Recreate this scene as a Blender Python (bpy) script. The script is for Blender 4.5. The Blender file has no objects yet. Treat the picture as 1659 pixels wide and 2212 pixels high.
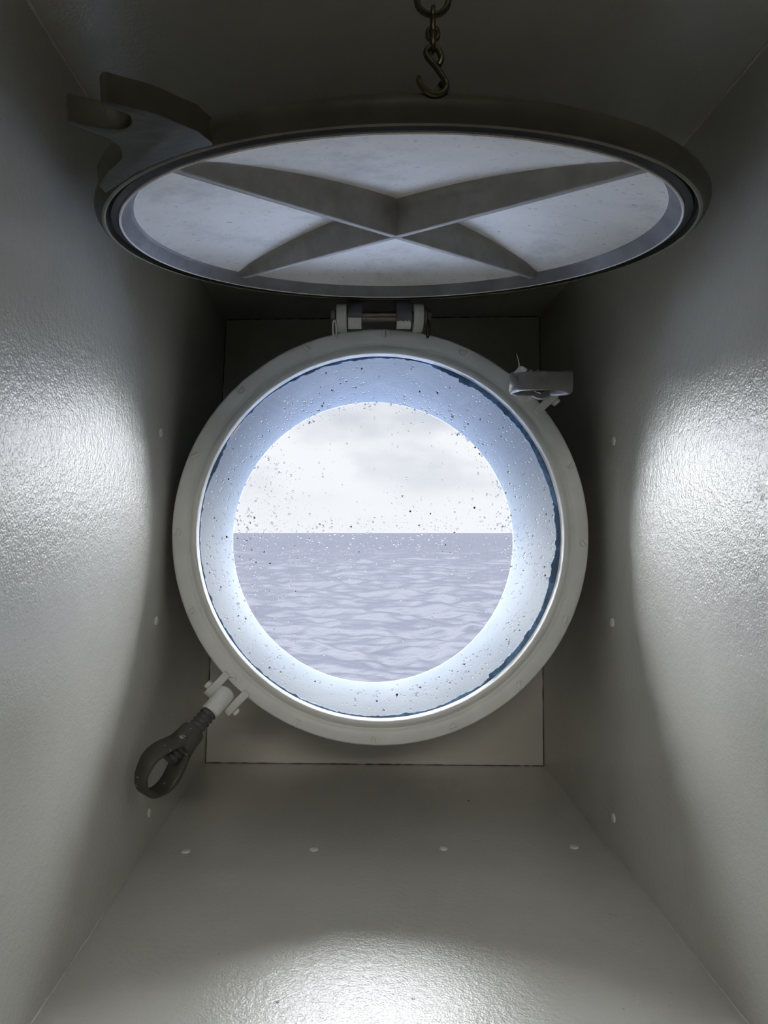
import bpy, bmesh, math, random
import numpy as np
from mathutils import Vector, Matrix, noise as mnoise

random.seed(7)
rng = np.random.default_rng(7)
scene = bpy.context.scene
C = scene.collection
PI = math.pi
F = 2212 * 24.0 / 36.0            # focal length in pixels
VX, VY = 775.0, 1151.0            # where the shaft's long edges meet (level camera looking along +y)


def P(px, py, y):
    """photograph pixel at depth y -> metres"""
    return Vector(((px - VX) / F * y, y, -(py - VY) / F * y))


# ------------------------------------------------------------------ camera
cam = bpy.data.cameras.new('camera')
cam.sensor_fit = 'VERTICAL'
cam.sensor_height = 36.0
cam.lens = 24.0
cam.shift_x = (829.5 - VX) / 2212.0
cam.shift_y = (VY - 1106.0) / 2212.0
cam.clip_start = 0.01
cam.clip_end = 60000
cam_o = bpy.data.objects.new('camera', cam)
cam_o.rotation_euler = (PI / 2, 0, 0)
C.objects.link(cam_o)
scene.camera = cam_o

# ------------------------------------------------------------------ view
scene.view_settings.view_transform = 'Standard'
scene.view_settings.look = 'None'
scene.view_settings.exposure = 0.38
scene.view_settings.gamma = 1.0
scene.view_settings.use_curve_mapping = False
scene.cycles.max_bounces = 14
scene.cycles.diffuse_bounces = 6
scene.cycles.glossy_bounces = 5
scene.cycles.transparent_max_bounces = 24
scene.cycles.sample_clamp_indirect = 6.0

# ------------------------------------------------------------------ sky
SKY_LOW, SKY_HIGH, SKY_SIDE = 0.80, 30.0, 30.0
world = bpy.data.worlds.new('overcast_sky')
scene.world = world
world.use_nodes = True
wn, wl = world.node_tree.nodes, world.node_tree.links
wn.clear()


def wnode(t, **kw):
    n = wn.new(t)
    for k, v in kw.items():
        setattr(n, k, v)
    return n


wtc = wnode('ShaderNodeTexCoord')
wsep = wnode('ShaderNodeSeparateXYZ')
wl.new(wtc.outputs['Generated'], wsep.inputs[0])
wmap = wnode('ShaderNodeMapping')
wmap.inputs['Scale'].default_value = (5.5, 3.0, 13.0)
wmap.inputs['Location'].default_value = (0.35, 0.2, 0.4)
wl.new(wtc.outputs['Generated'], wmap.inputs[0])
wno = wnode('ShaderNodeTexNoise')
wno.inputs['Scale'].default_value = 1.0
wno.inputs['Detail'].default_value = 4.0
wno.inputs['Roughness'].default_value = 0.5
wl.new(wmap.outputs[0], wno.inputs['Vector'])
wramp = wnode('ShaderNodeValToRGB')
wramp.color_ramp.elements[0].position = 0.36
wramp.color_ramp.elements[0].color = (0.70, 0.725, 0.79, 1)
wramp.color_ramp.elements[1].position = 0.60
wramp.color_ramp.elements[1].color = (1.0, 1.0, 1.02, 1)
wl.new(wno.outputs[0], wramp.inputs[0])
# clouds are thinner near the horizon
wcl = wnode('ShaderNodeMapRange', interpolation_type='SMOOTHSTEP')
wcl.inputs[1].default_value, wcl.inputs[2].default_value = 0.03, 0.11
wcl.inputs[3].default_value, wcl.inputs[4].default_value = 0.12, 1.0
wl.new(wsep.outputs['Z'], wcl.inputs[0])
wmixc = wnode('ShaderNodeMix', data_type='RGBA')
wmixc.inputs['A'].default_value = (0.985, 0.99, 1.01, 1)
wl.new(wcl.outputs[0], wmixc.inputs['Factor'])
wl.new(wramp.outputs[0], wmixc.inputs['B'])
# brightness added high up and to both sides, out of view, lighting the shaft
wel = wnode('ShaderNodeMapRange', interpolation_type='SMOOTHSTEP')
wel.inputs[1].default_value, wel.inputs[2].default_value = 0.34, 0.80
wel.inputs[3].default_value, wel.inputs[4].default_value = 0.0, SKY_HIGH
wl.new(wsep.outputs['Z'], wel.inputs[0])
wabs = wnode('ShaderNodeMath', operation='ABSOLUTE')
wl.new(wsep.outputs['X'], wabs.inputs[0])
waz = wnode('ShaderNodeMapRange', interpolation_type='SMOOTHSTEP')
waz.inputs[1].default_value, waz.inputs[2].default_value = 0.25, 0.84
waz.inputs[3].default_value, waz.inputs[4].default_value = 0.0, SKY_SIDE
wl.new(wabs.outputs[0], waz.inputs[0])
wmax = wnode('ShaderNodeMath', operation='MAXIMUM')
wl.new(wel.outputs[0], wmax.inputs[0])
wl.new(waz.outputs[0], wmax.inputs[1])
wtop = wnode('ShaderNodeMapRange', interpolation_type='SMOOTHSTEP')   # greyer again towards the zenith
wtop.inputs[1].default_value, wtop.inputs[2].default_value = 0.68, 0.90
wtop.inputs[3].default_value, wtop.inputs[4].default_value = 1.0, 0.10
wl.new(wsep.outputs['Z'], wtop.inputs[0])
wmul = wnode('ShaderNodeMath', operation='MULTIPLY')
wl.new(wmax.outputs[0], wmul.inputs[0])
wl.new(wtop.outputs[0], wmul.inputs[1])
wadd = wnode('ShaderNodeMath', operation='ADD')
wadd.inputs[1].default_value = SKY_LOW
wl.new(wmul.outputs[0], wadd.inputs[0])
wbg = wnode('ShaderNodeBackground')
wl.new(wmixc.outputs['Result'], wbg.inputs['Color'])
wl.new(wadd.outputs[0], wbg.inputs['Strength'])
wout = wnode('ShaderNodeOutputWorld')
wl.new(wbg.outputs[0], wout.inputs['Surface'])

# ------------------------------------------------------------------ cabin lamp (behind the camera)
CABIN_LAMP = 9.0
la = bpy.data.lights.new('cabin_lamp', 'AREA')
la.shape = 'RECTANGLE'
la.size, la.size_y = 0.9, 0.25
la.energy = CABIN_LAMP
la.color = (1.0, 0.94, 0.83)
lo = bpy.data.objects.new('cabin_lamp', la)
lo.location = (0.1, -1.9, 0.88)
lo.rotation_euler = (math.radians(68), 0, 0)
C.objects.link(lo)


# ------------------------------------------------------------------ helpers
def link(name, me, mat=None, parent=None, smooth=True, angle=35):
    o = bpy.data.objects.new(name, me)
    C.objects.link(o)
    mats = mat if isinstance(mat, (list, tuple)) else [mat]
    for m in mats:
        if m is not None:
            me.materials.append(m)
    if parent is not None:
        o.parent = parent
    if smooth:
        me.polygons.foreach_set('use_smooth', [True] * len(me.polygons))
        me.set_sharp_from_angle(angle=math.radians(angle))
    return o


def tag(o, label=None, cat=None, group=None, kind=None):
    if label:
        o['label'] = label
    if cat:
        o['category'] = cat
    if group:
        o['group'] = group
    if kind:
        o['kind'] = kind
    return o


def empty(name, loc=(0, 0, 0), rot=(0, 0, 0)):
    o = bpy.data.objects.new(name, None)
    o.empty_display_size = 0.02
    o.location = loc
    o.rotation_euler = rot
    C.objects.link(o)
    return o


class MB:
    """collects shapes, then becomes ONE mesh object"""

    def __init__(self):
        self.bm = bmesh.new()

    def verts(self, pts):
        return [self.bm.verts.new(p) for p in pts]

    def face(self, vs, mi=0):
        try:
            f = self.bm.faces.new(vs)
            f.material_index = mi
            return f
        except ValueError:
            return None

    def grid(self, rows, close_u=False, close_v=False, mi=0):
        """rows: list of lists of points; v along rows, u inside a row"""
        R = [self.verts(r) for r in rows]
        nr, nc = len(R), len(R[0])
        for i in range(nr if close_v else nr - 1):
            for j in range(nc if close_u else nc - 1):
                a, b = R[i][j], R[i][(j + 1) % nc]
                c, d = R[(i + 1) % nr][(j + 1) % nc], R[(i + 1) % nr][j]
                self.face((a, b, c, d), mi)
        return R

    def lathe(self, prof, M=None, n=96, closed=False, mi=0):
        """prof: (r, h) pairs turned about local Z; M places it"""
        M = M or Matrix()
        rows = []
        for r, h in prof:
            rows.append([M @ Vector((r * math.cos(2 * PI * k / n), r * math.sin(2 * PI * k / n), h)) for k in range(n)])
        R = self.grid(rows, close_u=True, close_v=closed, mi=mi)
        return R

    def lathe_solid(self, prof, M=None, n=32, mi=0):
        R = self.lathe(prof, M, n, False, mi)
        self.face(list(reversed(R[0])), mi)
        self.face(R[-1], mi)
        return R

    def tube(self, pts, r, n=10, closed=False, mi=0):
        pts = [Vector(p) for p in pts]
        rs = r if isinstance(r, (list, tuple)) else [r] * len(pts)
        m = len(pts)
        up = None
        rows = []
        for i, p in enumerate(pts):
            a = pts[(i - 1) % m] if (closed or i > 0) else p
            b = pts[(i + 1) % m] if (closed or i < m - 1) else p
            t = (b - a).normalized()
            if up is None:
                up = t.orthogonal().normalized()
            up = (up - t * up.dot(t)).normalized()
            s = t.cross(up)
            rows.append([p + (up * math.cos(2 * PI * k / n) + s * math.sin(2 * PI * k / n)) * rs[i] for k in range(n)])
        R = self.grid(rows, close_u=True, close_v=closed, mi=mi)
        if not closed:
            self.face(list(reversed(R[0])), mi)
            self.face(R[-1], mi)

    def prism(self, poly, h0, h1, M=None, bev=0.0, mi=0):
        """polygon in local XY between Z = h0 and h1, edges eased by bev"""
        M = M or Matrix()
        poly = [Vector((p[0], p[1])) for p in poly]
        area = sum(poly[i].x * poly[(i + 1) % len(poly)].y - poly[(i + 1) % len(poly)].x * poly[i].y for i in range(len(poly)))
        if area < 0:
            poly.reverse()
        n = len(poly)

        def inset(d):
            if d == 0:
                return poly
            out = []
            for i in range(n):
                e1 = (poly[i] - poly[i - 1]).normalized()
                e2 = (poly[(i + 1) % n] - poly[i]).normalized()
                n1, n2 = Vector((-e1.y, e1.x)), Vector((-e2.y, e2.x))
                q = (n1 + n2)
                q = q / max(0.35, 1 + n1.dot(n2))
                out.append(poly[i] + q * d)
            return out
        layers = [(bev, h0), (bev * .3, h0 + bev * .3), (0, h0 + bev), (0, h1 - bev), (bev * .3, h1 - bev * .3), (bev, h1)] if bev > 0 else [(0, h0), (0, h1)]
        rows = [[M @ Vector((q.x, q.y, h)) for q in inset(d)] for d, h in layers]
        R = self.grid(rows, close_u=True, mi=mi)
        self.face(list(reversed(R[0])), mi)
        self.face(R[-1], mi)

    def box(self, c, s, M=None, bev=0.0, mi=0):
        x, y = s[0] / 2, s[1] / 2
        T = (M or Matrix()) @ Matrix.Translation(c)
        self.prism([(-x, -y), (x, -y), (x, y), (-x, y)], -s[2] / 2, s[2] / 2, T, bev, mi)

    def build(self, name, mat=None, parent=None, smooth=True, angle=35, fix=True):
        if fix:
            bmesh.ops.recalc_face_normals(self.bm, faces=self.bm.faces[:])
        me = bpy.data.meshes.new(name)
        self.bm.to_mesh(me)
        self.bm.free()
        return link(name, me, mat, parent, smooth, angle)


def frame(o, x, up_hint):
    """matrix with local X along x, local Z as near up_hint as possible"""
    x = Vector(x).normalized()
    z = Vector(up_hint)
    z = (z - x * z.dot(x)).normalized()
    y = z.cross(x)
    M = Matrix((x, y, z)).transposed().to_4x4()
    M.translation = Vector(o)
    return M


# ------------------------------------------------------------------ materials
def new_mat(name):
    m = bpy.data.materials.new(name)
    m.use_nodes = True
    n, l = m.node_tree.nodes, m.node_tree.links
    n.clear()
    out = n.new('ShaderNodeOutputMaterial')
    b = n.new('ShaderNodeBsdfPrincipled')
    l.new(b.outputs[0], out.inputs['Surface'])
    tc = n.new('ShaderNodeTexCoord')
    return m, n, l, b, tc, out


def noise(n, l, tc, scale, detail=4, rough=0.55, coord='Object', stretch=None):
    t = n.new('ShaderNodeTexNoise')
    t.inputs['Scale'].default_value = scale
    t.inputs['Detail'].default_value = detail
    t.inputs['Roughness'].default_value = rough
    src = tc.outputs[coord]
    if stretch:
        mp = n.new('ShaderNodeMapping')
        mp.inputs['Scale'].default_value = stretch
        l.new(src, mp.inputs[0])
        src = mp.outputs[0]
    l.new(src, t.inputs['Vector'])
    return t


def ramp(n, l, src, stops):
    r = n.new('ShaderNodeValToRGB')
    e = r.color_ramp.elements
    while len(e) < len(stops):
        e.new(0.5)
    for el, (p, c) in zip(e, stops):
        el.position = p
        el.color = (*c, 1)
    l.new(src, r.inputs[0])
    return r


def mixc(n, l, fac, a, b):
    mx = n.new('ShaderNodeMix')
    mx.data_type = 'RGBA'
    for sock, v in (('Factor', fac), ('A', a), ('B', b)):
        if hasattr(v, 'links') or hasattr(v, 'is_linked'):
            l.new(v, mx.inputs[sock])
        elif isinstance(v, (int, float)):
            mx.inputs[sock].default_value = v
        else:
            mx.inputs[sock].default_value = (*v, 1)
    return mx.outputs['Result']


def bump(n, l, b, src, strength, dist, prev=None):
    bp = n.new('ShaderNodeBump')
    bp.inputs['Strength'].default_value = strength
    bp.inputs['Distance'].default_value = dist
    l.new(src, bp.inputs['Height'])
    if prev is not None:
        l.new(prev, bp.inputs['Normal'])
    l.new(bp.outputs[0], b.inputs['Normal'])
    return bp.outputs[0]


WALL_COL = (0.73, 0.72, 0.665)
WALL_ROUGH = 0.22


def wall_mat(name, marks=()):
    """thick rolled gloss paint; marks: (centre, radius) of small black scuffs"""
    m, n, l, b, tc, out = new_mat(name)
    big = noise(n, l, tc, 9.0, 3)
    col = ramp(n, l, big.outputs[0], [(0.3, tuple(c * 0.94 for c in WALL_COL)), (0.7, tuple(min(1, c * 1.05) for c in WALL_COL))]).outputs[0]
    sp = noise(n, l, tc, 420.0, 2)
    spk = ramp(n, l, sp.outputs[0], [(0.765, (0, 0, 0)), (0.79, (1, 1, 1))]).outputs[0]
    col = mixc(n, l, spk, col, (0.16, 0.155, 0.14))
    for ctr, rad, thr in marks:
        d = n.new('ShaderNodeVectorMath')
        d.operation = 'DISTANCE'
        l.new(tc.outputs['Object'], d.inputs[0])
        d.inputs[1].default_value = ctr
        mr = n.new('ShaderNodeMapRange')
        mr.inputs[1].default_value, mr.inputs[2].default_value = 0.0, rad
        mr.inputs[3].default_value, mr.inputs[4].default_value = 1.0, 0.0
        l.new(d.outputs['Value'], mr.inputs[0])
        ns = noise(n, l, tc, 330.0, 3)
        mu = n.new('ShaderNodeMath')
        mu.operation = 'MULTIPLY'
        l.new(mr.outputs[0], mu.inputs[0])
        l.new(ns.outputs[0], mu.inputs[1])
        f = ramp(n, l, mu.outputs[0], [(thr, (0, 0, 0)), (thr + 0.06, (1, 1, 1))]).outputs[0]
        col = mixc(n, l, f, col, (0.03, 0.03, 0.028))
    l.new(col, b.inputs['Base Color'])
    b.inputs['Roughness'].default_value = WALL_ROUGH
    b.inputs['IOR'].default_value = 1.62
    b.inputs['Specular IOR Level'].default_value = 0.46
    peel = noise(n, l, tc, 700.0, 2, 0.5)
    fine = noise(n, l, tc, 230.0, 2, 0.5)
    p = bump(n, l, b, fine.outputs[0], 0.38, 0.0008)
    bump(n, l, b, peel.outputs[0], 0.5, 0.0005, p)
    return m


def paint(name, col, rough=0.4, var=0.08, bs=0.25, bscale=140.0, chips=None):
    m, n, l, b, tc, out = new_mat(name)
    t = noise(n, l, tc, 40.0, 4)
    c = ramp(n, l, t.outputs[0], [(0.3, tuple(x * (1 - var) for x in col)), (0.7, tuple(min(1, x * (1 + var)) for x in col))]).outputs[0]
    if chips:
        t2 = noise(n, l, tc, chips[1], 3)
        f = ramp(n, l, t2.outputs[0], [(chips[2], (0, 0, 0)), (chips[2] + .02, (1, 1, 1))]).outputs[0]
        c = mixc(n, l, f, c, chips[0])
    l.new(c, b.inputs['Base Color'])
    b.inputs['Roughness'].default_value = rough
    t3 = noise(n, l, tc, bscale, 4)
    bump(n, l, b, t3.outputs[0], bs, 0.001)
    return m


M_wall = wall_mat('grey_gloss_paint')
M_ring = paint('ring_grey_paint', (0.80, 0.82, 0.80), 0.38, 0.05, 0.2)
M_bead = paint('cracked_paint_bead', (0.88, 0.87, 0.82), 0.25, 0.10, 0.8, 400.0)
M_seam = paint('dark_seam', (0.10, 0.10, 0.095), 0.6)
M_rim = paint('olive_cast_rim', (0.055, 0.054, 0.040), 0.5, 0.22, 0.35, 160.0)
M_rim.node_tree.nodes['Principled BSDF'].inputs['Specular IOR Level'].default_value = 0.15
M_lip = paint('worn_brass_edge', (0.15, 0.13, 0.085), 0.4, 0.3, 0.4, 300.0)
M_rubber = paint('black_rubber', (0.016, 0.015, 0.018), 0.4, 0.2, 0.2)
M_rubber.node_tree.nodes['Principled BSDF'].inputs['Specular IOR Level'].default_value = 0.25
M_hinge_dark = paint('dark_slate_hinge', (0.13, 0.135, 0.15), 0.5, 0.15, 0.35, 400)
M_offwhite = paint('off_white_hinge_paint', (0.60, 0.60, 0.54), 0.45, 0.1, 0.3, 300, chips=((0.2, 0.19, 0.17), 260, 0.70))
M_nut = paint('dark_bronze_nut', (0.075, 0.070, 0.056), 0.42, 0.2, 0.3, 240, chips=((0.45, 0.45, 0.42), 95, 0.65))
M_nut_grey = paint('grey_painted_nut', (0.17, 0.165, 0.155), 0.36, 0.2, 0.4, 240)
M_thread = paint('greased_thread', (0.075, 0.07, 0.073), 0.38, 0.2, 0.3, 300)
M_chain = paint('tarnished_brass', (0.07, 0.063, 0.038), 0.35, 0.3, 0.3, 300)
M_chain.node_tree.nodes['Principled BSDF'].inputs['Metallic'].default_value = 0.8
M_pin = paint('steel_pin', (0.20, 0.17, 0.14), 0.32, 0.2, 0.2, 300)
M_pin.node_tree.nodes['Principled BSDF'].inputs['Metallic'].default_value = 0.8


def plate_material():
    m, n, l, b, tc, out = new_mat('cast_plate_grey')
    t = noise(n, l, tc, 26.0, 6, 0.65)
    c = ramp(n, l, t.outputs[0], [(0.3, (0.68, 0.67, 0.65)), (0.5, (0.90, 0.88, 0.85)), (0.75, (0.95, 0.93, 0.90))]).outputs[0]
    t2 = noise(n, l, tc, 230.0, 4, 0.7)
    f = ramp(n, l, t2.outputs[0], [(0.60, (0, 0, 0)), (0.74, (1, 1, 1))]).outputs[0]
    c = mixc(n, l, f, c, (0.45, 0.46, 0.46))
    l.new(c, b.inputs['Base Color'])
    b.inputs['Roughness'].default_value = 0.5
    bump(n, l, b, t2.outputs[0], 0.25, 0.001)
    return m


def rib_material():
    m, n, l, b, tc, out = new_mat('cast_rib_shaded')  # darker than the similar plate metal; shade on the flanks put into the colour
    t = noise(n, l, tc, 60.0, 5, 0.6)
    c = ramp(n, l, t.outputs[0], [(0.3, (0.27, 0.26, 0.245)), (0.7, (0.38, 0.37, 0.355))]).outputs[0]
    l.new(c, b.inputs['Base Color'])
    b.inputs['Roughness'].default_value = 0.5
    bump(n, l, b, noise(n, l, tc, 260.0, 4).outputs[0], 0.25, 0.001)
    return m


M_plate, M_rib = plate_material(), rib_material()
M_chamfer = paint('speckled_shaded_edge', (0.20, 0.195, 0.21), 0.5, 0.3, 0.3, 300)  # chamfer toned darker than the plate: its shade is part of the colour


def sleeve_material():
    m, n, l, b, tc, out = new_mat('pale_blue_hull_paint')
    t = noise(n, l, tc, 22.0, 6, 0.65, stretch=(1, 0.6, 1))
    c = ramp(n, l, t.outputs[0], [(0.28, (0.046, 0.062, 0.084)), (0.7, (0.072, 0.086, 0.098))]).outputs[0]
    t2 = noise(n, l, tc, 190.0, 4, 0.7)
    f = ramp(n, l, t2.outputs[0], [(0.68, (0, 0, 0)), (0.73, (1, 1, 1))]).outputs[0]
    c = mixc(n, l, f, c, (0.03, 0.045, 0.075))
    l.new(c, b.inputs['Base Color'])
    b.inputs['Specular IOR Level'].default_value = 0.2
    b.inputs['Roughness'].default_value = 0.45
    bump(n, l, b, t2.outputs[0], 0.5, 0.0015)
    return m


def sealant_material():
    m, n, l, b, tc, out = new_mat('old_blue_sealant')
    t = noise(n, l, tc, 28.0, 5, 0.6)
    c = ramp(n, l, t.outputs[0], [(0.34, (0.012, 0.04, 0.07)), (0.5, (0.03, 0.10, 0.20)), (0.56, (0.12, 0.24, 0.40)), (0.62, (0.03, 0.08, 0.16)), (0.70, (0.46, 0.36, 0.24)), (0.76, (0.5, 0.45, 0.38))]).outputs[0]
    l.new(c, b.inputs['Base Color'])
    b.inputs['Roughness'].default_value = 0.5
    bump(n, l, b, noise(n, l, tc, 300.0, 4).outputs[0], 0.6, 0.002)
    return m


def glass_material():
    m, n, l, b, tc, out = new_mat('salt_hazed_glass')
    n.remove(b)
    tr = n.new('ShaderNodeBsdfTransparent')
    tr.inputs[0].default_value = (0.975, 0.985, 0.99, 1)
    tl = n.new('ShaderNodeBsdfTranslucent')
    tl.inputs[0].default_value = (0.86, 0.88, 0.92, 1)
    t = noise(n, l, tc, 12.0, 5, 0.6)
    f = n.new('ShaderNodeMapRange')
    f.inputs[1].default_value, f.inputs[2].default_value = 0.3, 0.75
    f.inputs[3].default_value, f.inputs[4].default_value = 0.003, 0.016
    l.new(t.outputs[0], f.inputs[0])
    mx = n.new('ShaderNodeMixShader')
    l.new(f.outputs[0], mx.inputs[0])
    l.new(tr.outputs[0], mx.inputs[1])
    l.new(tl.outputs[0], mx.inputs[2])
    gl = n.new('ShaderNodeBsdfGlossy')
    gl.inputs['Roughness'].default_value = 0.02
    fr = n.new('ShaderNodeFresnel')
    fr.inputs[0].default_value = 1.45
    mx2 = n.new('ShaderNodeMixShader')
    l.new(fr.outputs[0], mx2.inputs[0])
    l.new(mx.outputs[0], mx2.inputs[1])
    l.new(gl.outputs[0], mx2.inputs[2])
    l.new(mx2.outputs[0], out.inputs['Surface'])
    return m


def drop_material():
    m, n, l, b, tc, out = new_mat('water_drop')
    b.inputs['Base Color'].default_value = (1, 1, 1, 1)
    b.inputs['Roughness'].default_value = 0.0
    b.inputs['IOR'].default_value = 1.33
    b.inputs['Transmission Weight'].default_value = 1.0
    return m


def sea_material():
    m, n, l, b, tc, out = new_mat('grey_blue_sea')
    geo = n.new('ShaderNodeSeparateXYZ')
    l.new(tc.outputs['Object'], geo.inputs[0])
    fo = noise(n, l, tc, 0.22, 6, 0.65)
    ad = n.new('ShaderNodeMath')
    ad.operation = 'MULTIPLY_ADD'
    l.new(fo.outputs[0], ad.inputs[0])
    ad.inputs[1].default_value = 11.0
    l.new(geo.outputs['Y'], ad.inputs[2])
    # pale foam added unseen beside the hull, to light cover and sleeve from below
    ff = ramp(n, l, ad.outputs[0], [(0.0, (1, 1, 1)), (1.0, (0, 0, 0))])
    mr = n.new('ShaderNodeMapRange')
    mr.inputs[1].default_value, mr.inputs[2].default_value = 19.0, 26.0
    l.new(ad.outputs[0], mr.inputs[0])
    l.new(mr.outputs[0], ff.inputs[0])
    l.new(mixc(n, l, ff.outputs[0], (0.0222, 0.0234, 0.0300), (0.45, 0.54, 0.74)), b.inputs['Base Color'])
    b.inputs['Roughness'].default_value = 0.6
    b.inputs['Specular IOR Level'].default_value = 0.0
    t = noise(n, l, tc, 0.75, 5, 0.62, stretch=(0.6, 1.0, 1.0))
    nrm = bump(n, l, b, t.outputs[0], 0.35, 0.4)
    gl = n.new('ShaderNodeBsdfGlossy')
    gl.inputs['Roughness'].default_value = 0.3
    l.new(nrm, gl.inputs['Normal'])
    mx = n.new('ShaderNodeMixShader')
    mx.inputs[0].default_value = 0.02
    l.new(b.outputs[0], mx.inputs[1])
    l.new(gl.outputs[0], mx.inputs[2])
    l.new(mx.outputs[0], out.inputs['Surface'])
    return m


M_sleeve, M_seal, M_glass, M_drop, M_sea = sleeve_material(), sealant_material(), glass_material(), drop_material(), sea_material()

# ------------------------------------------------------------------ the shaft (window box) in the thick wall
YB, YF = 0.82, 0.06               # hull plate, mouth towards the cabin
cTL, cTR = P(488, 690, YB), P(1166, 683, YB)
cBR, cBL = P(1175, 1655, YB), P(443, 1648, YB)
sec = [Vector((c.x, c.z)) for c in (cTL, cTR, cBR, cBL)]
ctr2 = sum(sec, Vector((0, 0))) / 4
TH = 0.012
outer = []
for i in range(4):
    e1 = (sec[i] - sec[i - 1]).normalized()
    e2 = (sec[(i + 1) % 4] - sec[i]).normalized()
    n1, n2 = Vector((-e1.y, e1.x)), Vector((-e2.y, e2.x))   # outward for clockwise order
    q = (n1 + n2) / (1 + n1.dot(n2))
    outer.append(sec[i] + q * TH)


def wall_slab(name, i, j, mat):
    a, b, c, d = sec[i], sec[j], outer[j], outer[i]
    mb = MB()
    f = mb.verts([(p.x, YF, p.y) for p in (a, b, c, d)])
    k = mb.verts([(p.x, YB + TH, p.y) for p in (a, b, c, d)])
    for s in range(4):
        mb.face((f[s], f[(s + 1) % 4], k[(s + 1) % 4], k[s]))
    mb.face(f)
    mb.face(list(reversed(k)))
    o = mb.build(name, mat, smooth=False)
    return tag(o, kind='structure')


def on_wall(px, py, i, j):
    """pixel -> point on the inner face through section corners i, j"""
    d = P(px, py, 1.0)
    e = sec[j] - sec[i]
    nn = Vector((-e.y, e.x))
    y = nn.dot(sec[i]) / nn.dot(Vector((d.x, d.z)))
    return d * y


M_floor = wall_mat('grey_gloss_paint_floor', [(on_wall(1325, 1978, 2, 3), 0.012, 0.46), (on_wall(1358, 1990, 2, 3), 0.011, 0.46),
                                              (on_wall(1012, 1730, 2, 3), 0.0022, 0.12), (on_wall(600, 2165, 2, 3), 0.0025, 0.25), (on_wall(893, 2158, 2, 3), 0.0025, 0.25)])
M_right = wall_mat('grey_gloss_paint_right', [(on_wall(1640, 1055, 1, 2), 0.007, 0.33), (on_wall(1648, 1075, 1, 2), 0.006, 0.33), (on_wall(1510, 908, 1, 2), 0.002, 0.2)])
wall_top = wall_slab('ceiling', 0, 1, M_wall)
wall_right = wall_slab('wall_right', 1, 2, M_right)
wall_bot = wall_slab('floor', 2, 3, M_floor)
wall_left = wall_slab('wall_left', 3, 0, M_wall)

# hull plate with the round opening
OC = P(806, 1172, YB)             # outer opening centre
OR = 306.5 / F * YB
RC = P(821.5, 1160.5, 0.60)       # ring centre
YR = 0.60
mb = MB()
n = 128
cc = Vector((OC.x, OC.z))


def hit_section(ang):
    d = Vector((math.cos(ang), math.sin(ang)))
    best = 1e9
    for i in range(4):
        a, e = sec[i], sec[(i + 1) % 4] - sec[i]
        den = d.x * e.y - d.y * e.x
        if abs(den) < 1e-9:
            continue
        w = a - cc
        t = (w.x * e.y - w.y * e.x) / den
        u = (w.x * d.y - w.y * d.x) / den
        if t > 0 and -1e-6 <= u <= 1 + 1e-6:
            best = min(best, t)
    return cc + d * best


angs = [2 * PI * k / n for k in range(n)]
for s in sec:                     # keep the four corners exact
    a = math.atan2(s.y - cc.y, s.x - cc.x) % (2 * PI)
    k = min(range(n), key=lambda q: abs(angs[q] - a))
    angs[k] = a
rows = []
for y in (YB, YB + TH):
    inn = [Vector((cc.x + OR * math.cos(a), y, cc.y + OR * math.sin(a))) for a in angs]
    out_ = [Vector((hit_section(a).x, y, hit_section(a).y)) for a in angs]
    rows.append((inn, out_))
mb.grid([rows[0][1], rows[0][0], rows[1][0], rows[1][1]], close_u=True, close_v=True)
tag(mb.build('wall_back', M_wall, smooth=False), kind='structure')

# the dim cabin the shaft opens into
mb = MB()
X0, X1, Z0, Z1, Y0 = -1.3, 1.3, -1.15, 0.95, -2.3
fr_ = [(X0, YF, Z1), (X1, YF, Z1), (X1, YF, Z0), (X0, YF, Z0)]
fo = mb.verts(fr_)
fi = mb.verts([(p.x, YF, p.y) for p in sec])
bk = mb.verts([(x, Y0, z) for x, _, z in fr_])
for i in range(4):
    j = (i + 1) % 4
    mb.face((fo[i], fo[j], fi[j], fi[i]))
    mb.face((fo[i], fo[j], bk[j], bk[i]))
mb.face(bk)
M_cabin = paint('cabin_lining', (0.16, 0.15, 0.13), 0.6)
tag(mb.build('wall_cabin', M_cabin, smooth=False), kind='structure')

# cracked paint beads along the four long corners, dark cracks round the hull plate
for k in range(4):
    p, w = sec[k], (ctr2 - sec[k]).normalized() * 0.0006
    mb = MB()
    pts, rr = [], []
    for q in range(160):
        y = YF + 0.01 + (0.60 - YF) * q / 159
        pts.append((p.x + w.x + random.uniform(-.0002, .0002), y, p.y + w.y + random.uniform(-.0002, .0002)))
        rr.append((0.0016 + random.uniform(-.0004, .0004)) * (1 - 0.9 * q / 159))
    mb.tube(pts, rr, 7)
    tag(mb.build('trim_%d' % (k + 1), M_bead), kind='structure')
for k in range(4):
    a, b = sec[k], sec[(k + 1) % 4]
    mb = MB()
    pts, rr = [], []
    for q in range(80):
        c = a.lerp(b, q / 79)
        c = c + (ctr2 - c).normalized() * 0.0005
        pts.append((c.x, YB - 0.0004, c.y))
        rr.append(0.00055 + random.uniform(-.0004, .0003))
    mb.tube(pts, rr, 6)
    tag(mb.build('trim_%d' % (k + 5), M_seam), kind='structure')


# rivets: painted heads in a row on the floor and a column on each side wall
def rivet(px, py, i, j, parent):
    c = on_wall(px, py, i, j)
    e = sec[j] - sec[i]
    nn = Vector((e.y, 0, -e.x)).normalized()
    if nn.dot(Vector((ctr2.x, c.y, ctr2.y)) - c) < 0:
        nn = -nn
    M = frame(c, Vector((0, 1, 0)), nn)
    mb = MB()
    mb.lathe_solid([(0.0040, -0.0005), (0.0041, 0.0003), (0.0035, 0.0013), (0.0018, 0.0019), (0.0004, 0.0020)], M, 20)
    mb.build('rivet', M_bead, parent)


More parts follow.
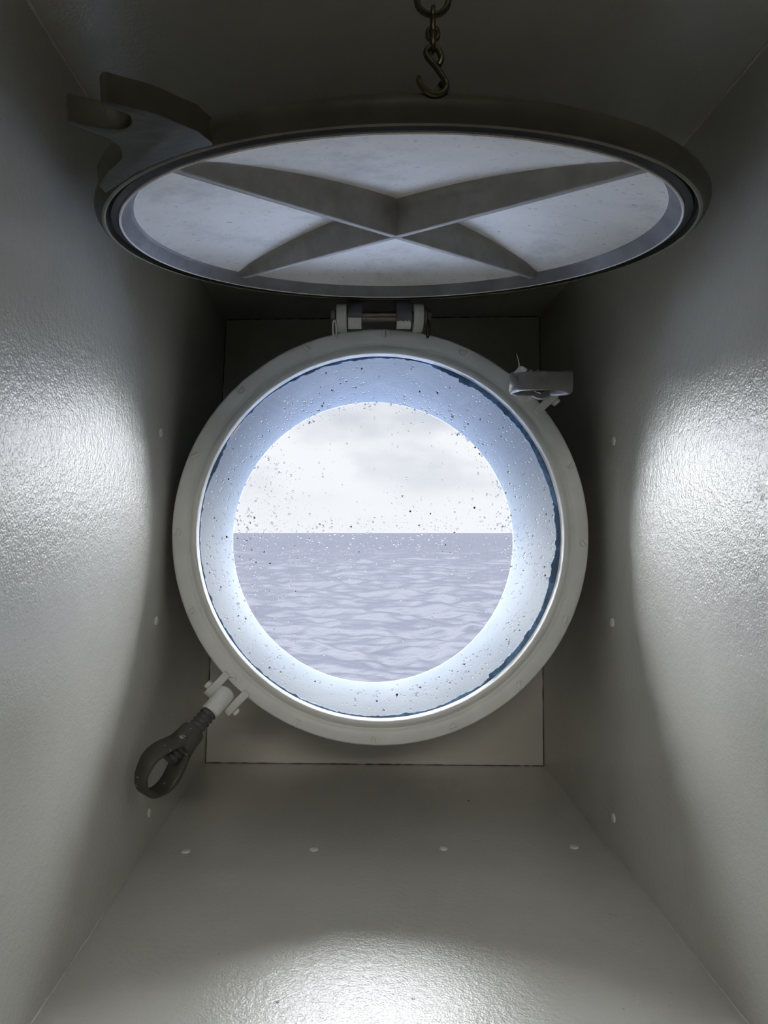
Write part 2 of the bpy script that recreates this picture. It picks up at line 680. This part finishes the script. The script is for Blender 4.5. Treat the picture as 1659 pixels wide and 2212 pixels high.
for x, y in ((402, 1839), (678, 1835), (958, 1833), (1240, 1830)):
    rivet(x, y, 2, 3, wall_bot)
for x, y in ((347, 935), (337, 1341), (322, 1755)):
    rivet(x, y, 3, 0, wall_left)
for x, y in ((1326, 953), (1323, 1345), (1326, 1767)):
    rivet(x, y, 1, 2, wall_right)

# ------------------------------------------------------------------ the porthole
porthole = empty('porthole', (RC.x, YR, RC.z))
tag(porthole, 'round grey porthole in the end wall, wet glass looking out on the sea', 'porthole')
PX = F / YR                        # pixels per metre on the ring's front


def pring(name, mb, mat, **kw):
    o = mb.build(name, mat, porthole, **kw)
    return o


# local frame of the ring: local Z of the lathe -> +y (outboard), X -> x, Y -> z
LR = Matrix(((1, 0, 0, 0), (0, 0, 1, 0), (0, 1, 0, 0), (0, 0, 0, 1)))   # (x,y,z)->(x,z,y)
r = lambda p: p / PX
mb = MB()
prof = [(r(449), 0.010), (r(451), 0.0086), (r(451), 0.0016), (r(449), 0.0004), (r(446), 0.0), (r(424), 0.0002), (r(420), 0.0012), (r(417.5), 0.0028),
        (r(415), 0.0030), (r(412), 0.0016), (r(408), -0.0004), (r(403), -0.0014), (r(399.5), -0.0010), (r(397.5), 0.0006), (r(397), 0.004), (r(397), 0.010)]
mb.lathe(prof, LR, 192, closed=True)
pring('ring', mb, M_ring, angle=50)

# sleeve through to the hull plate
mb = MB()
o2 = Vector((OC.x - RC.x, OC.z - RC.z))
rows = []
for s, rad in ((0.0, 0.1622), (0.004, 0.1623), (0.3, 0.1645), (0.65, 0.1680), (0.965, OR - .0005), (0.992, OR - .0002), (1.0, OR + .0012), (1.0, OR + .007), (0.0, 0.1692)):
    y = 0.0085 + (YB + TH - YR - 0.0085) * s
    rows.append([Vector((o2.x * s + rad * math.cos(a), y, o2.y * s + rad * math.sin(a))) for a in [2 * PI * k / 160 for k in range(160)]])
mb.grid(rows, close_u=True, close_v=True)
pring('sleeve', mb, M_sleeve)

# glass pane
mb = MB()
GY0, GY1 = 0.0075, 0.0120
mb.lathe_solid([(0.1618, GY0), (0.1618, GY1)], LR, 128)
pring('glass_pane', mb, M_glass)
# sealant: ragged edge just behind the glass
mb = MB()
N = 720
inn, mid = [], []
for k in range(N):
    a = 2 * PI * k / N
    v = Vector((math.cos(a), math.sin(a), 0))
    w = 0.0016 + 0.0044 * max(0, mnoise.noise(v * 3.1 + Vector((4.2, 1, 0)))) + 0.0016 * max(0, mnoise.noise(v * 16)) + 0.0009 * mnoise.noise(v * 55)
    if -0.9 < a - 2 * PI < 0 or a < 1.1:
        w += 0.0026
    if 2.0 < a < 3.6:
        w -= 0.0004
    w = max(0.0006, w)
    inn.append((a, 0.1620 - w))
rows = [[Vector((0.1621 * math.cos(a), GY1 + 0.0001, 0.1621 * math.sin(a))) for a, q in inn],
        [Vector(((q + .0004) * math.cos(a), GY1 + 0.0002, (q + .0004) * math.sin(a))) for a, q in inn],
        [Vector((q * math.cos(a), GY1 + 0.0012, q * math.sin(a))) for a, q in inn],
        [Vector((0.1622 * math.cos(a), GY1 + 0.004, 0.1622 * math.sin(a))) for a, q in inn]]
mb.grid(rows, close_u=True, close_v=True)
pring('sealant', mb, M_seal)

# sixteen slotted screws
for k in range(16):
    a = math.radians(-1.5 + 22.5 * k)
    slot = random.uniform(0, PI)
    c = Vector((r(439.5) * math.cos(a), 0.0003, r(439.5) * math.sin(a)))
    M = Matrix.Translation(c) @ Matrix(((1, 0, 0, 0), (0, 0, -1, 0), (0, 1, 0, 0), (0, 0, 0, 1))) @ Matrix.Rotation(slot, 4, 'Z')
    mb = MB()
    nn = 24
    R_ = 0.0036
    # two half discs with a slot between
    for sg in (1, -1):
        pts = []
        for q in range(13):
            t = PI * q / 12
            pts.append((R_ * math.cos(t), sg * (0.0004 + (R_ - 0.0004) * math.sin(t))))
        mb.prism(pts, 0.0, 0.0019, M, 0.0005)
    mb.lathe_solid([(R_ * .98, -0.0002), (R_ * .98, 0.0005)], M, nn)
    pring('screw', mb, M_ring)

# hinge lugs on the ring's top
HY = 0.590                          # depth of the hinge axis
HZ = (VY - 684) / F * HY
HX = (824 - VX) / F * HY
hs = HY / F


def lug_profile(z_low, y_back, rad):
    """in the y-z plane around the pin (0,0): round nose, foot running back to the ring"""
    pts = []
    for q in range(15):
        t = PI * 0.5 + PI * q / 14
        pts.append((rad * math.cos(t), rad * math.sin(t)))
    pts += [(y_back, -rad * 1.0), (y_back, rad * 0.7)]
    return pts


def yz_prism(mb, poly, x0, x1, bev=0.0008):
    M = Matrix(((0, 0, 1, 0), (1, 0, 0, 0), (0, 1, 0, 0), (0, 0, 0, 1)))  # local x->y, y->z, z->x
    mb.prism(poly, x0, x1, M, bev)


off = Vector((0, HY - YR, HZ - RC.z))  # hinge axis in the porthole's frame
for x0, x1 in ((727, 749), (893, 914)):
    mb = MB()
    poly = [(y + off.y, z + off.z) for y, z in lug_profile(0, 0.031, 0.0105)]
    yz_prism(mb, poly, (x0 - VX) * hs - RC.x, (x1 - VX) * hs - RC.x)
    pring('hinge_lug', mb, M_offwhite)
mb = MB()
Mx = Matrix.Translation((0, off.y, off.z)) @ Matrix(((0, 0, 1, 0), (0, 1, 0, 0), (-1, 0, 0, 0), (0, 0, 0, 1)))
pxx = lambda p: (p - VX) * hs - RC.x
mb.lathe_solid([(0.0046, pxx(722)), (0.0046, pxx(922))], Mx, 24)
mb.lathe_solid([(0.0062, pxx(715)), (0.0066, pxx(717)), (0.0066, pxx(724)), (0.0058, pxx(726))], Mx, 6)
mb.lathe_solid([(0.0078, pxx(916)), (0.0080, pxx(917)), (0.0080, pxx(921)), (0.0076, pxx(922))], Mx, 24)
mb.lathe_solid([(0.0066, pxx(923.5)), (0.0066, pxx(930)), (0.0056, pxx(931))], Mx, 24)
pin = pring('hinge_pin', mb, M_pin)
for x, s in ((724, 1), (922, -1)):
    mb = MB()
    pts = []
    for q in range(25):
        t = q / 24
        ang = -PI * 0.5 + 2 * PI * t
        pts.append(Vector((pxx(x) + s * 0.0016 * math.cos(ang) * (0.4 + t), off.y - 0.006, off.z - 0.0125 + 0.0075 * math.sin(ang + PI) * 1.0)))
    mb.tube(pts, 0.0007, 7, closed=True)
    mb.build('cotter_pin', M_chain if s < 0 else M_ring, pin)

# ------------------------------------------------------------------ drops on the outside of the glass
mb = MB()
n_drop = 0


def add_drop(x, z, rad, sag):
    y = YR + GY1 + 0.00005
    rows = []
    for i, (fr2, fh) in enumerate(((1.0, 0.0), (0.86, 0.26), (0.5, 0.46))):
        row = []
        for k in range(8):
            t = 2 * PI * k / 8
            sz = math.sin(t)
            row.append((x + rad * fr2 * math.cos(t), y + rad * fh, z + rad * fr2 * sz * (1 + (sag if sz < 0 else 0.1 * sag))))
        rows.append(row)
    R = mb.grid(rows, close_u=True)
    mb.face(list(reversed(R[0])))
    mb.face(R[-1])


edge_c = P(806, 1172, YB)
tries = 0
target_n = 5600
while n_drop < target_n and tries < 200000:
    tries += 1
    a = random.uniform(0, 2 * PI)
    rr_ = 0.157 * math.sqrt(random.random())
    x, z = RC.x + rr_ * math.cos(a), RC.z + rr_ * math.sin(a)
    px, py = VX + x / (YR + GY1) * F, VY - z / (YR + GY1) * F
    d = math.hypot(px - 806, py - 1172)
    w = 0.06
    if py < 1230:
        w += 0.9 * math.exp(-((d - 312) / 22) ** 2)                    # along the upper edge of the opening
    w += 0.55 * math.exp(-((py - 1165) / 70) ** 2)                       # a band at the horizon
    if px < 640 and py > 1000:
        w += 0.35
    if d > 320:
        w += 0.50 + (0.35 if py > 1150 else 0)
    if mnoise.noise(Vector((px, py, 0)) / 70) < -0.15:
        w *= 0.35
    if random.random() > w:
        continue
    rad = 0.00028 + 0.00085 * random.random() ** 3.5
    add_drop(x, z, rad, random.uniform(0, 0.35))
    n_drop += 1
mb.build('water_droplets', M_drop)
tag(bpy.data.objects['water_droplets'], 'tiny clear rain drops spattered over the porthole glass', 'water drops', kind='stuff')

# ------------------------------------------------------------------ swing bolts with eye nuts


def eye_nut_mesh(L, W, band, hub_r, hub_l):
    """local X along the bolt, loop in the XY plane, band width along Z"""
    mb = MB()
    hw = W / 2

    def spline(pts, n=14):
        pts = [Vector((*p, 0)) for p in pts]
        out = []
        for i in range(len(pts) - 1):
            p0, p1, p2, p3 = pts[max(i - 1, 0)], pts[i], pts[i + 1], pts[min(i + 2, len(pts) - 1)]
            for q in range(n):
                t = q / n
                out.append(0.5 * ((2 * p1) + (p2 - p0) * t + (2 * p0 - 5 * p1 + 4 * p2 - p3) * t * t + (3 * p1 - p0 - 3 * p2 + p3) * t ** 3))
        out.append(pts[-1])
        return out
    outer_ = spline([(hub_l * .15, hub_r * .98), (hub_l * .9, hub_r * 1.12), (hub_l + (L - hub_l) * .30, hw * .90), (hub_l + (L - hub_l) * .58, hw), (hub_l + (L - hub_l) * .84, hw * .74), (hub_l + (L - hub_l) * .97, hw * .34), (L, 0)])
    inner_ = spline([(hub_l * 1.0, 0.0), (hub_l * 1.08, hub_r * .62), (hub_l + (L - hub_l) * .34, hw * .68), (hub_l + (L - hub_l) * .58, hw * .78), (hub_l + (L - hub_l) * .78, hw * .58), (hub_l + (L - hub_l) * .875, hw * .24), (L * .925, 0)])
    m = min(len(outer_), len(inner_))
    # full closed loops: +y half then mirrored half
    O = outer_ + [Vector((p.x, -p.y, 0)) for p in reversed(outer_[:-1])]
    I = inner_ + [Vector((p.x, -p.y, 0)) for p in reversed(inner_[:-1])]

    def bw(x):
        t = min(1, max(0, (x - hub_l * .3) / (L - hub_l * .3)))
        return band / 2 * (0.80 + 0.28 * math.sin(PI * min(1, t * 1.15)))
    rows = []
    for i in range(len(O)):
        o_, q_ = O[i], I[i]
        ho, hi = bw(o_.x), bw(q_.x)
        e = (q_ - o_)
        ln = max(e.length, 1e-6)
        e = e / ln
        bv = min(0.0016, ln * .3)
        rows.append([o_ + Vector((0, 0, -ho + bv)), o_ + e * bv + Vector((0, 0, -ho)), q_ - e * bv + Vector((0, 0, -hi)), q_ + Vector((0, 0, -hi + bv)),
                     q_ + Vector((0, 0, hi - bv)), q_ - e * bv + Vector((0, 0, hi)), o_ + e * bv + Vector((0, 0, ho)), o_ + Vector((0, 0, ho - bv))])
    R = mb.grid(rows, close_u=True)
    mb.face(list(reversed(R[0])))
    mb.face(R[-1])
    # hub: round boss round the bolt
    Mh = Matrix(((0, 0, 1, 0), (0, 1, 0, 0), (-1, 0, 0, 0), (0, 0, 0, 1)))
    mb.lathe_solid([(hub_r * .78, -0.0005), (hub_r * .98, 0.0006), (hub_r * 1.05, 0.004), (hub_r * 1.06, hub_l * .7), (hub_r * .98, hub_l * .98), (hub_r * .7, hub_l * 1.06)], Mh, 28)
    return mb


def thread_mesh(mb, x0, x1, rad, pitch, amp):
    n_u, n_v = 28, max(8, int((x1 - x0) / pitch * 8))
    rows = []
    for i in range(n_v + 1):
        x = x0 + (x1 - x0) * i / n_v
        row = []
        for k in range(n_u):
            t = 2 * PI * k / n_u
            ph = (x / pitch - k / n_u) % 1.0
            rr = rad - amp + amp * (1 - abs(2 * ph - 1)) * 1.0
            row.append((x, rr * math.cos(t), rr * math.sin(t)))
        rows.append(row)
    R = mb.grid(rows, close_u=True)
    mb.face(list(reversed(R[0])))
    mb.face(R[-1])


def clevis(pivot, rad_dir, tan_dir, span, mat):
    """two lugs on the ring's edge either side of the bolt, and the pin through them"""
    inv = Matrix.Translation(-Vector((RC.x, YR, RC.z)))
    for sg in (1, -1):
        o = Vector(pivot) + tan_dir * sg * span
        # local x radial outward, local y along -depth, z tangential
        M = inv @ frame(o, rad_dir, tan_dir)
        pts = [(-0.021, -0.010), (-0.021, 0.006)]
        for q in range(11):
            t = PI / 2 - PI * q / 10
            pts.append((0.0015 + 0.0065 * math.cos(t), 0.0065 * math.sin(t)))
        mbb = MB()
        mbb.prism(pts, -0.0034, 0.0034, M, 0.0008)
        pring('clevis_lug', mbb, mat)
    M = inv @ frame(pivot, tan_dir, rad_dir) @ Matrix(((0, 0, 1, 0), (0, 1, 0, 0), (-1, 0, 0, 0), (0, 0, 0, 1)))
    mbb = MB()
    e = span + 0.0034
    mbb.lathe_solid([(0.0030, -e - .004), (0.0036, -e - .0036), (0.0040, -e - .0005), (0.0033, -e), (0.0033, e), (0.0040, e + .0005), (0.0036, e + .0036), (0.0030, e + .004)], M, 14)
    pring('pivot_pin', mbb, mat)


def swing_bolt(A, E, t_hub, band_dir, L_scale, nut_mat, label, white_to, eye_mat):
    """A pivot, E far end of the nut"""
    A, E = Vector(A), Vector(E)
    ax = (E - A)
    ln = ax.length
    M = frame(A, ax, band_dir)
    root = empty('swing_bolt')
    root.matrix_world = M
    tag(root, label, 'swing bolt', 'swing bolts hinged on the porthole ring')
    # eye round the pivot (painted)
    mb = MB()
    Mh = Matrix(((0, 0, 1, 0), (0, 1, 0, 0), (-1, 0, 0, 0), (0, 0, 0, 1)))
    mb.lathe_solid([(0.0062, -0.007), (0.0080, -0.005), (0.0086, 0.0), (0.0082, 0.008), (0.0080, white_to), (0.0068, white_to + .0015)], Mh, 28)
    mb.build('eye', eye_mat, root)
    hub_x = ln * t_hub
    L = ln - hub_x
    mb = MB()
    thread_mesh(mb, white_to - .002, hub_x + L * .50, 0.0075, 0.0042, 0.0013)
    mb.build('threaded_shank', M_thread, root)
    nut = eye_nut_mesh(L, 0.046 * L_scale, 0.0168 * L_scale, 0.0108 * L_scale, 0.020 * L_scale)
    no = nut.build('eye_nut', nut_mat, root, angle=48)
    no.location = (hub_x, 0, 0)
    return root, no


# lower left: hangs out and down towards the left wall
A = P(482, 1505, 0.597)
E = P(304, 1710, 0.534)
ax = (E - A).normalized()
view = ((A + E) / 2).normalized()
S = Vector((-0.75, 0, 0.66))
S = (S - ax * S.dot(ax)).normalized()
T = ax.cross(S)
if T.dot(view) > 0:
    T = -T                                            # towards the camera
phi = math.radians(52)
Bd = -S * math.sin(phi) + T * math.cos(phi)
bolt_dark, _ = swing_bolt(A, E, 0.375, Bd, 0.95, M_nut, 'dark bronze swing bolt with open loop nut hanging below the porthole by the left wall', 0.017, M_ring)
rd = Vector((-0.70, 0, -0.714))
clevis(P(480, 1508, 0.604), rd, Vector((0.714, 0, -0.70)), 0.0118, M_ring)
# upper right: points straight at the viewer
A = P(1172, 838, 0.600)
E = P(1167, 822, 0.507)
bolt_grey, nut_grey = swing_bolt(A, E, 0.30, Vector((0.02, -0.1, 1.0)), 1.03, M_nut_grey, 'grey painted swing bolt on the porthole ring under the cover, loop nut seen end on', 0.016, M_ring)
rd = Vector((0.735, 0, 0.678))
clevis(P(1172, 838, 0.604), rd, Vector((0.678, 0, -0.735)), 0.0118, M_ring)
# curl of peeling paint on top of the grey nut
mb = MB()
inv = (bolt_grey.matrix_world @ Matrix.Translation(nut_grey.location)).inverted()
fl = [inv @ P(x, y, 0.520) for x, y in ((1108, 806), (1118, 797), (1127, 793), (1140, 799), (1133, 806))]
fl2 = [inv @ P(x, y, 0.524) for x, y in ((1110, 804), (1119, 794), (1128, 790), (1139, 797), (1134, 804))]
va, vb = mb.verts(fl), mb.verts(fl2)
mb.face(va)
mb.face(list(reversed(vb)))
for i in range(5):
    mb.face((va[i], va[(i + 1) % 5], vb[(i + 1) % 5], vb[i]))
mb.tube([inv @ P(x, y, 0.521) for x, y in ((1121, 796), (1122, 787), (1119, 776), (1116, 765))], [0.0005, 0.0004, 0.0003, 0.00025], 6)
pf = mb.build('peeling_paint', M_bead, nut_grey)

# ------------------------------------------------------------------ hinged metal cover (deadlight), hung up under the ceiling
LC = Vector((0.0226, 0.4203, 0.17587))                 # centre of the lower face
LA = 0.145874
RL = Matrix.Rotation(LA, 4, 'X')
ML = Matrix.Translation(LC) @ RL
MLi = ML.inverted()
lid = empty('porthole_cover', LC, (LA, 0, 0))
tag(lid, 'round ribbed metal porthole cover hung open under the ceiling, fork lug at its left', 'porthole cover')


def lidpt(px, py, h=0.0):
    d = P(px, py, 1.0)
    N = (RL @ Vector((0, 0, 1, 0))).to_3d()
    t = (N.dot(LC) + h) / N.dot(d)
    return MLi @ (d * t)


mb = MB()
prof_out = [(0.1675, 0.0003), (0.1684, -0.0001), (0.1695, 0.0004)]
R1 = mb.lathe(prof_out, None, 160, mi=1)
prof_wall = [(0.1695, 0.0004), (0.1706, 0.0012), (0.1724, 0.0040), (0.1731, 0.0064), (0.1728, 0.0082), (0.1712, 0.0098), (0.1656, 0.0110), (0.1560, 0.0114), (0.1560, 0.0092), (0.1674, 0.0070), (0.1675, 0.0003)]
mb.lathe(prof_wall, None, 160, mi=0)
bmesh.ops.remove_doubles(mb.bm, verts=mb.bm.verts[:], dist=1e-6)
mb.build('rim', [M_rim, M_lip], lid, angle=40)
mb = MB()
mb.lathe([(0.1674, 0.0068), (0.1673, 0.0046), (0.1656, 0.0042), (0.1648, 0.0022), (0.1622, 0.0010), (0.1612, 0.0012), (0.1610, 0.0068)], None, 160, closed=True)
mb.build('gasket', M_rubber, lid)

DOME_E, DOME_C, RE = 0.0082, 0.0232, 0.1530


def dome(rad):
    return DOME_E + (DOME_C - DOME_E) * (1 - (min(rad, RE) / RE) ** 2)


mb = MB()
prof = [(0.1610, 0.0066), (0.1609, 0.0006), (0.1603, 0.0002), (0.1596, 0.0007)]
R0 = mb.lathe(prof, None, 160)
R0 = mb.lathe([(0.1596, 0.0007), (0.1550, 0.0068), (0.1541, 0.0078), (RE, DOME_E)], None, 160, mi=1)
prof = [(RE, DOME_E)]
for k in range(1, 22):
    rad = RE * (1 - k / 22)
    prof.append((rad, dome(rad)))
prof.append((0.0006, DOME_C))
top = [(0.0006, DOME_C + .006)] + [(RE * k / 10, dome(RE * k / 10) + .006) for k in range(1, 11)] + [(0.1560, 0.0142), (0.1575, 0.0100), (0.1610, 0.0066)]
mb.lathe(prof + top, None, 160)
bmesh.ops.remove_doubles(mb.bm, verts=mb.bm.verts[:], dist=1e-6)
mb.build('plate', [M_plate, M_chamfer], lid, angle=40)
# ribs: straight lower edge, the foot follows the dome
RIB_LOW = 0.0045
for (ea, eb) in ((Vector((-1, -0.96)), Vector((1, 1.04))), (Vector((1.02, -1)), Vector((-1, 1)))):
    d = Vector((ea.x - eb.x, ea.y - eb.y)).normalized()
    s = Vector((-d.y, d.x))
    mb = MB()
    rows = []
    n_ = 61
    RR = 0.1565
    for k in range(n_):
        q = -RR + 2 * RR * k / (n_ - 1)
        base = d * q + Vector((0, -0.004))
        q_, q = q, base.length
        dm = dome(abs(q)) if abs(q) < RE else DOME_E - (abs(q) - RE) * 1.05
        low = RIB_LOW
        hh = max(dm - low, 0.0006)
        fl_ = min(0.0058, hh * 0.8)
        wid = [(0.0018, low), (0.0024, low + min(.0006, hh * .2))]
        wid.append((0.0024 + 0.12 * (hh - fl_), low + hh - fl_))
        for g in range(1, 6):
            t = g / 5 * PI / 2
            w0 = 0.0024 + 0.12 * (hh - fl_)
            wid.append((w0 + fl_ * (1 - math.cos(t)) * 1.0, low + hh - fl_ + fl_ * math.sin(t) + (0.0004 if g == 5 else 0)))
        row = [(base.x + s.x * w, base.y + s.y * w, h) for w, h in wid] + [(base.x - s.x * w, base.y - s.y * w, h) for w, h in reversed(wid)]
        rows.append(row)
    R = mb.grid(rows, close_u=True)
    mb.face(list(reversed(R[0])))
    mb.face(R[-1])
    mb.build('rib', M_rib, lid, angle=50)

# fork lug that takes the swing bolt
fork_px = [(470, 318), (428, 283), (390, 268), (350, 251), (318, 240), (280, 231), (252, 224), (232, 218), (222, 219), (218, 225), (221, 230), (245, 237), (271, 246), (280, 252),
           (283, 259), (283, 267), (277, 274), (267, 278), (256, 280), (232, 277), (208, 273), (178, 267), (150, 259), (146, 263), (149, 268), (178, 280), (208, 291), (228, 298),
           (241, 304), (255, 315), (262, 328), (263, 338), (259, 347), (248, 357), (235, 368), (222, 385), (213, 402), (228, 418), (300, 372)]
fork = [lidpt(x, y, 0.0008) for x, y in fork_px]
poly = []
for p in fork:
    rad = math.hypot(p.x, p.y)
    poly.append((p.x, p.y))
mb = MB()
mb.prism(poly, 0.0006, 0.0106, None, 0.0010)
mb.build('fork_lug', M_rim, lid, angle=40)

# hinge arms reaching down to the pin, bare white paint on their tips
Hl = MLi @ Vector((HX, HY, HZ))
Minv = MLi
for x0, x1 in ((751, 782), (855, 888)):
    xa, xb = (x0 - VX) * hs, (x1 - VX) * hs
    # world-space profile in y-z: from the rim down round the pin
    pts = []
    for q in range(15):
        t = PI * 0.92 + PI * 1.06 * q / 14
        pts.append((HY + 0.0100 * math.cos(t), HZ + 0.0100 * math.sin(t)))
    pts += [(HY + 0.0105, HZ + 0.012), (HY + 0.0105, HZ + 0.0265), (HY + 0.0010, HZ + 0.0265), (HY - 0.0005, HZ + 0.0135)]
    mb = MB()
    M = Minv @ Matrix(((0, 0, 1, 0), (1, 0, 0, 0), (0, 1, 0, 0), (0, 0, 0, 1)))
    mb.prism(pts, xa, xb, M, 0.0009)
    arm = mb.build('hinge_arm', M_hinge_dark, lid)
    mb = MB()
    w = [-0.0003, 0.0003]
    ring_rows = []
    for rad in (0.0099, 0.0104):
        pass
    n_c = 22
    rows = []
    for kx in range(n_c + 1):
        x = xa + .0006 + (xb - xa - .0012) * kx / n_c
        jag = 0.22 * mnoise.noise(Vector((x * 900, x0, 0))) + (0.28 if x0 > 800 else 0.0)
        t0, t1 = PI * 1.12 + max(0, jag), PI * 1.62
        rows.append([Minv @ Vector((x, HY + 0.01035 * math.cos(t0 + (t1 - t0) * q / 10), HZ + 0.01035 * math.sin(t0 + (t1 - t0) * q / 10))) for q in range(11)]
                    + [Minv @ Vector((x, HY + 0.0096 * math.cos(t0 + (t1 - t0) * q / 10), HZ + 0.0096 * math.sin(t0 + (t1 - t0) * q / 10))) for q in range(10, -1, -1)])
    R = mb.grid(rows, close_u=True)
    mb.face(list(reversed(R[0])))
    mb.face(R[-1])
    mb.build('paint_patch', M_offwhite, arm)

# eye tab on the cover's near edge, where the hook catches
CY = 0.2525
mb = MB()
tab = [P(x, y, CY) for x, y in ((915, 224), (930, 206), (940, 190), (951, 176), (961, 170), (968, 176), (972, 190), (975, 206), (978, 224))]
hole = []
M = MLi @ Matrix(((1, 0, 0, 0), (0, 0, 1, CY), (0, 1, 0, 0), (0, 0, 0, 1)))
mb.prism([(p.x, p.z) for p in tab], -0.0008, 0.0022, M, 0.0005)
mb.build('eye_tab', M_rim, lid)

# ------------------------------------------------------------------ hook and chain
cs = CY / F


def smooth_path(pts, n=8):
    out = []
    for i in range(len(pts) - 1):
        p0, p1, p2, p3 = pts[max(i - 1, 0)], pts[i], pts[i + 1], pts[min(i + 2, len(pts) - 1)]
        for q in range(n):
            t = q / n
            out.append(0.5 * ((2 * p1) + (p2 - p0) * t + (2 * p0 - 5 * p1 + 4 * p2 - p3) * t * t + (3 * p1 - p0 - 3 * p2 + p3) * t ** 3))
    out.append(pts[-1])
    return out


mb = MB()
CYh = CY - 0.0028
hp = [(947, 142), (953, 126), (946, 108), (932, 103), (921, 110), (924, 124), (940, 143), (956, 165), (965, 184), (959, 198), (944, 204), (928, 201), (913, 189), (905, 174), (905, 164)]
mb.tube(smooth_path([P(x, y, CYh - 0.0002 * i) for i, (x, y) in enumerate(hp)]), [0.0008] + [0.0011] * (8 * (len(hp) - 1) - 8) + [0.0011 - 0.00006 * k for k in range(8)], 10)
tag(mb.build('hook', M_chain), 'small brass S-shaped hook holding up the near edge of the porthole cover', 'hook')

chain = empty('chain', P(935, 95, CYh))
tag(chain, 'short tarnished brass chain hanging from the ceiling above the hook', 'chain')


def link_mesh(center, length, width, wire, face_on, name='link'):
    pts = []
    for q in range(28):
        t = 2 * PI * q / 28
        u, v = math.cos(t), math.sin(t)
        lx = (width / 2) * u
        lz = (length / 2 - width / 2) * (1 if v > 0 else -1) * min(1, abs(v) * 3) + (width / 2) * v
        off_ = Vector((lx, 0, lz)) if face_on else Vector((0, lx, lz))
        pts.append(Vector(center) - chain.location + off_)
    m_ = MB()
    m_.tube(pts, wire, 8, closed=True)
    m_.build(name, M_chain, chain)


z = P(935, 96, CYh).z
xk = P(935, 96, CYh).x
# from the hook upward
link_mesh((xk, CYh, P(0, 90, CYh).z), 0.0072, 0.0042, 0.0009, False)
link_mesh((xk, CYh, P(0, 58, CYh).z), 0.0076, 0.0042, 0.0009, True if False else False)
link_mesh((xk, CYh, P(0, 74, CYh).z), 0.0048, 0.0040, 0.0008, True)
link_mesh((xk, CYh, P(0, -8, CYh).z), 0.0136, 0.0118, 0.0012, True, 'swivel_ring')
zz = P(0, -8, CYh).z + 0.0068
link_mesh((xk, CYh, P(0, 33, CYh).z), 0.0050, 0.0040, 0.0009, False)
ceil_z = sec[0].y + (sec[1].y - sec[0].y) * ((xk - sec[0].x) / (sec[1].x - sec[0].x))
k = 0
zc = zz + 0.0022
while zc < ceil_z - 0.004:
    link_mesh((xk, CYh, zc), 0.0078, 0.0046, 0.0009, k % 2 == 1)
    zc += 0.0055
    k += 1
mb = MB()
mb.lathe_solid([(0.006, ceil_z + .0003), (0.006, ceil_z - .002), (0.003, ceil_z - .003), (0.002, ceil_z - .005)], Matrix.Translation((xk, CYh, 0)) @ Matrix.Translation(-chain.location), 18)
mb.build('ceiling_eye', M_chain, chain)

# ------------------------------------------------------------------ the sea
SEA_Z = -8.0
th = np.concatenate([np.radians(np.linspace(-86, -15, 60))[:-1], np.radians(np.linspace(-15, 17, 420)), np.radians(np.linspace(17, 86, 60))[1:]])
rad = np.concatenate([np.geomspace(1.0, 30.0, 30)[:-1], np.geomspace(30.0, 700.0, 560)[:-1], np.geomspace(700.0, 30000.0, 60)])
TH_, RA_ = np.meshgrid(th, rad)
X, Y = RA_ * np.sin(TH_), RA_ * np.cos(TH_) + 0.9
H = np.zeros_like(X)
step = np.gradient(rad)[:, None] * np.ones_like(X)
for i in range(64):
    lam = 1.2 * (13.0 / 1.2) ** rng.random()
    ang = math.radians(250) + rng.normal(0, 0.62)
    k_ = 2 * PI / lam
    amp = 0.0105 * lam * rng.uniform(0.5, 1.2)
    ph = rng.uniform(0, 2 * PI)
    fade = np.clip((lam / (2.6 * step) - 1.0), 0, 1)
    arg = k_ * (X * math.cos(ang) + Y * math.sin(ang)) + ph
    H += amp * fade * (1.6 * np.exp(np.sin(arg) - 1.0) - 0.75)
H *= 1.25
Z = SEA_Z + H
nr, nc = X.shape
me = bpy.data.meshes.new('sea')
verts = np.stack([X, Y, Z], -1).reshape(-1, 3)
ii, jj = np.meshgrid(np.arange(nr - 1), np.arange(nc - 1), indexing='ij')
a = (ii * nc + jj).ravel()
faces = np.stack([a, a + nc, a + nc + 1, a + 1], -1)
me.from_pydata(verts.tolist(), [], faces.tolist())
me.update()
sea = link('sea', me, M_sea, angle=180)
tag(sea, 'grey lavender open sea with low choppy waves to the horizon', 'sea', kind='structure')
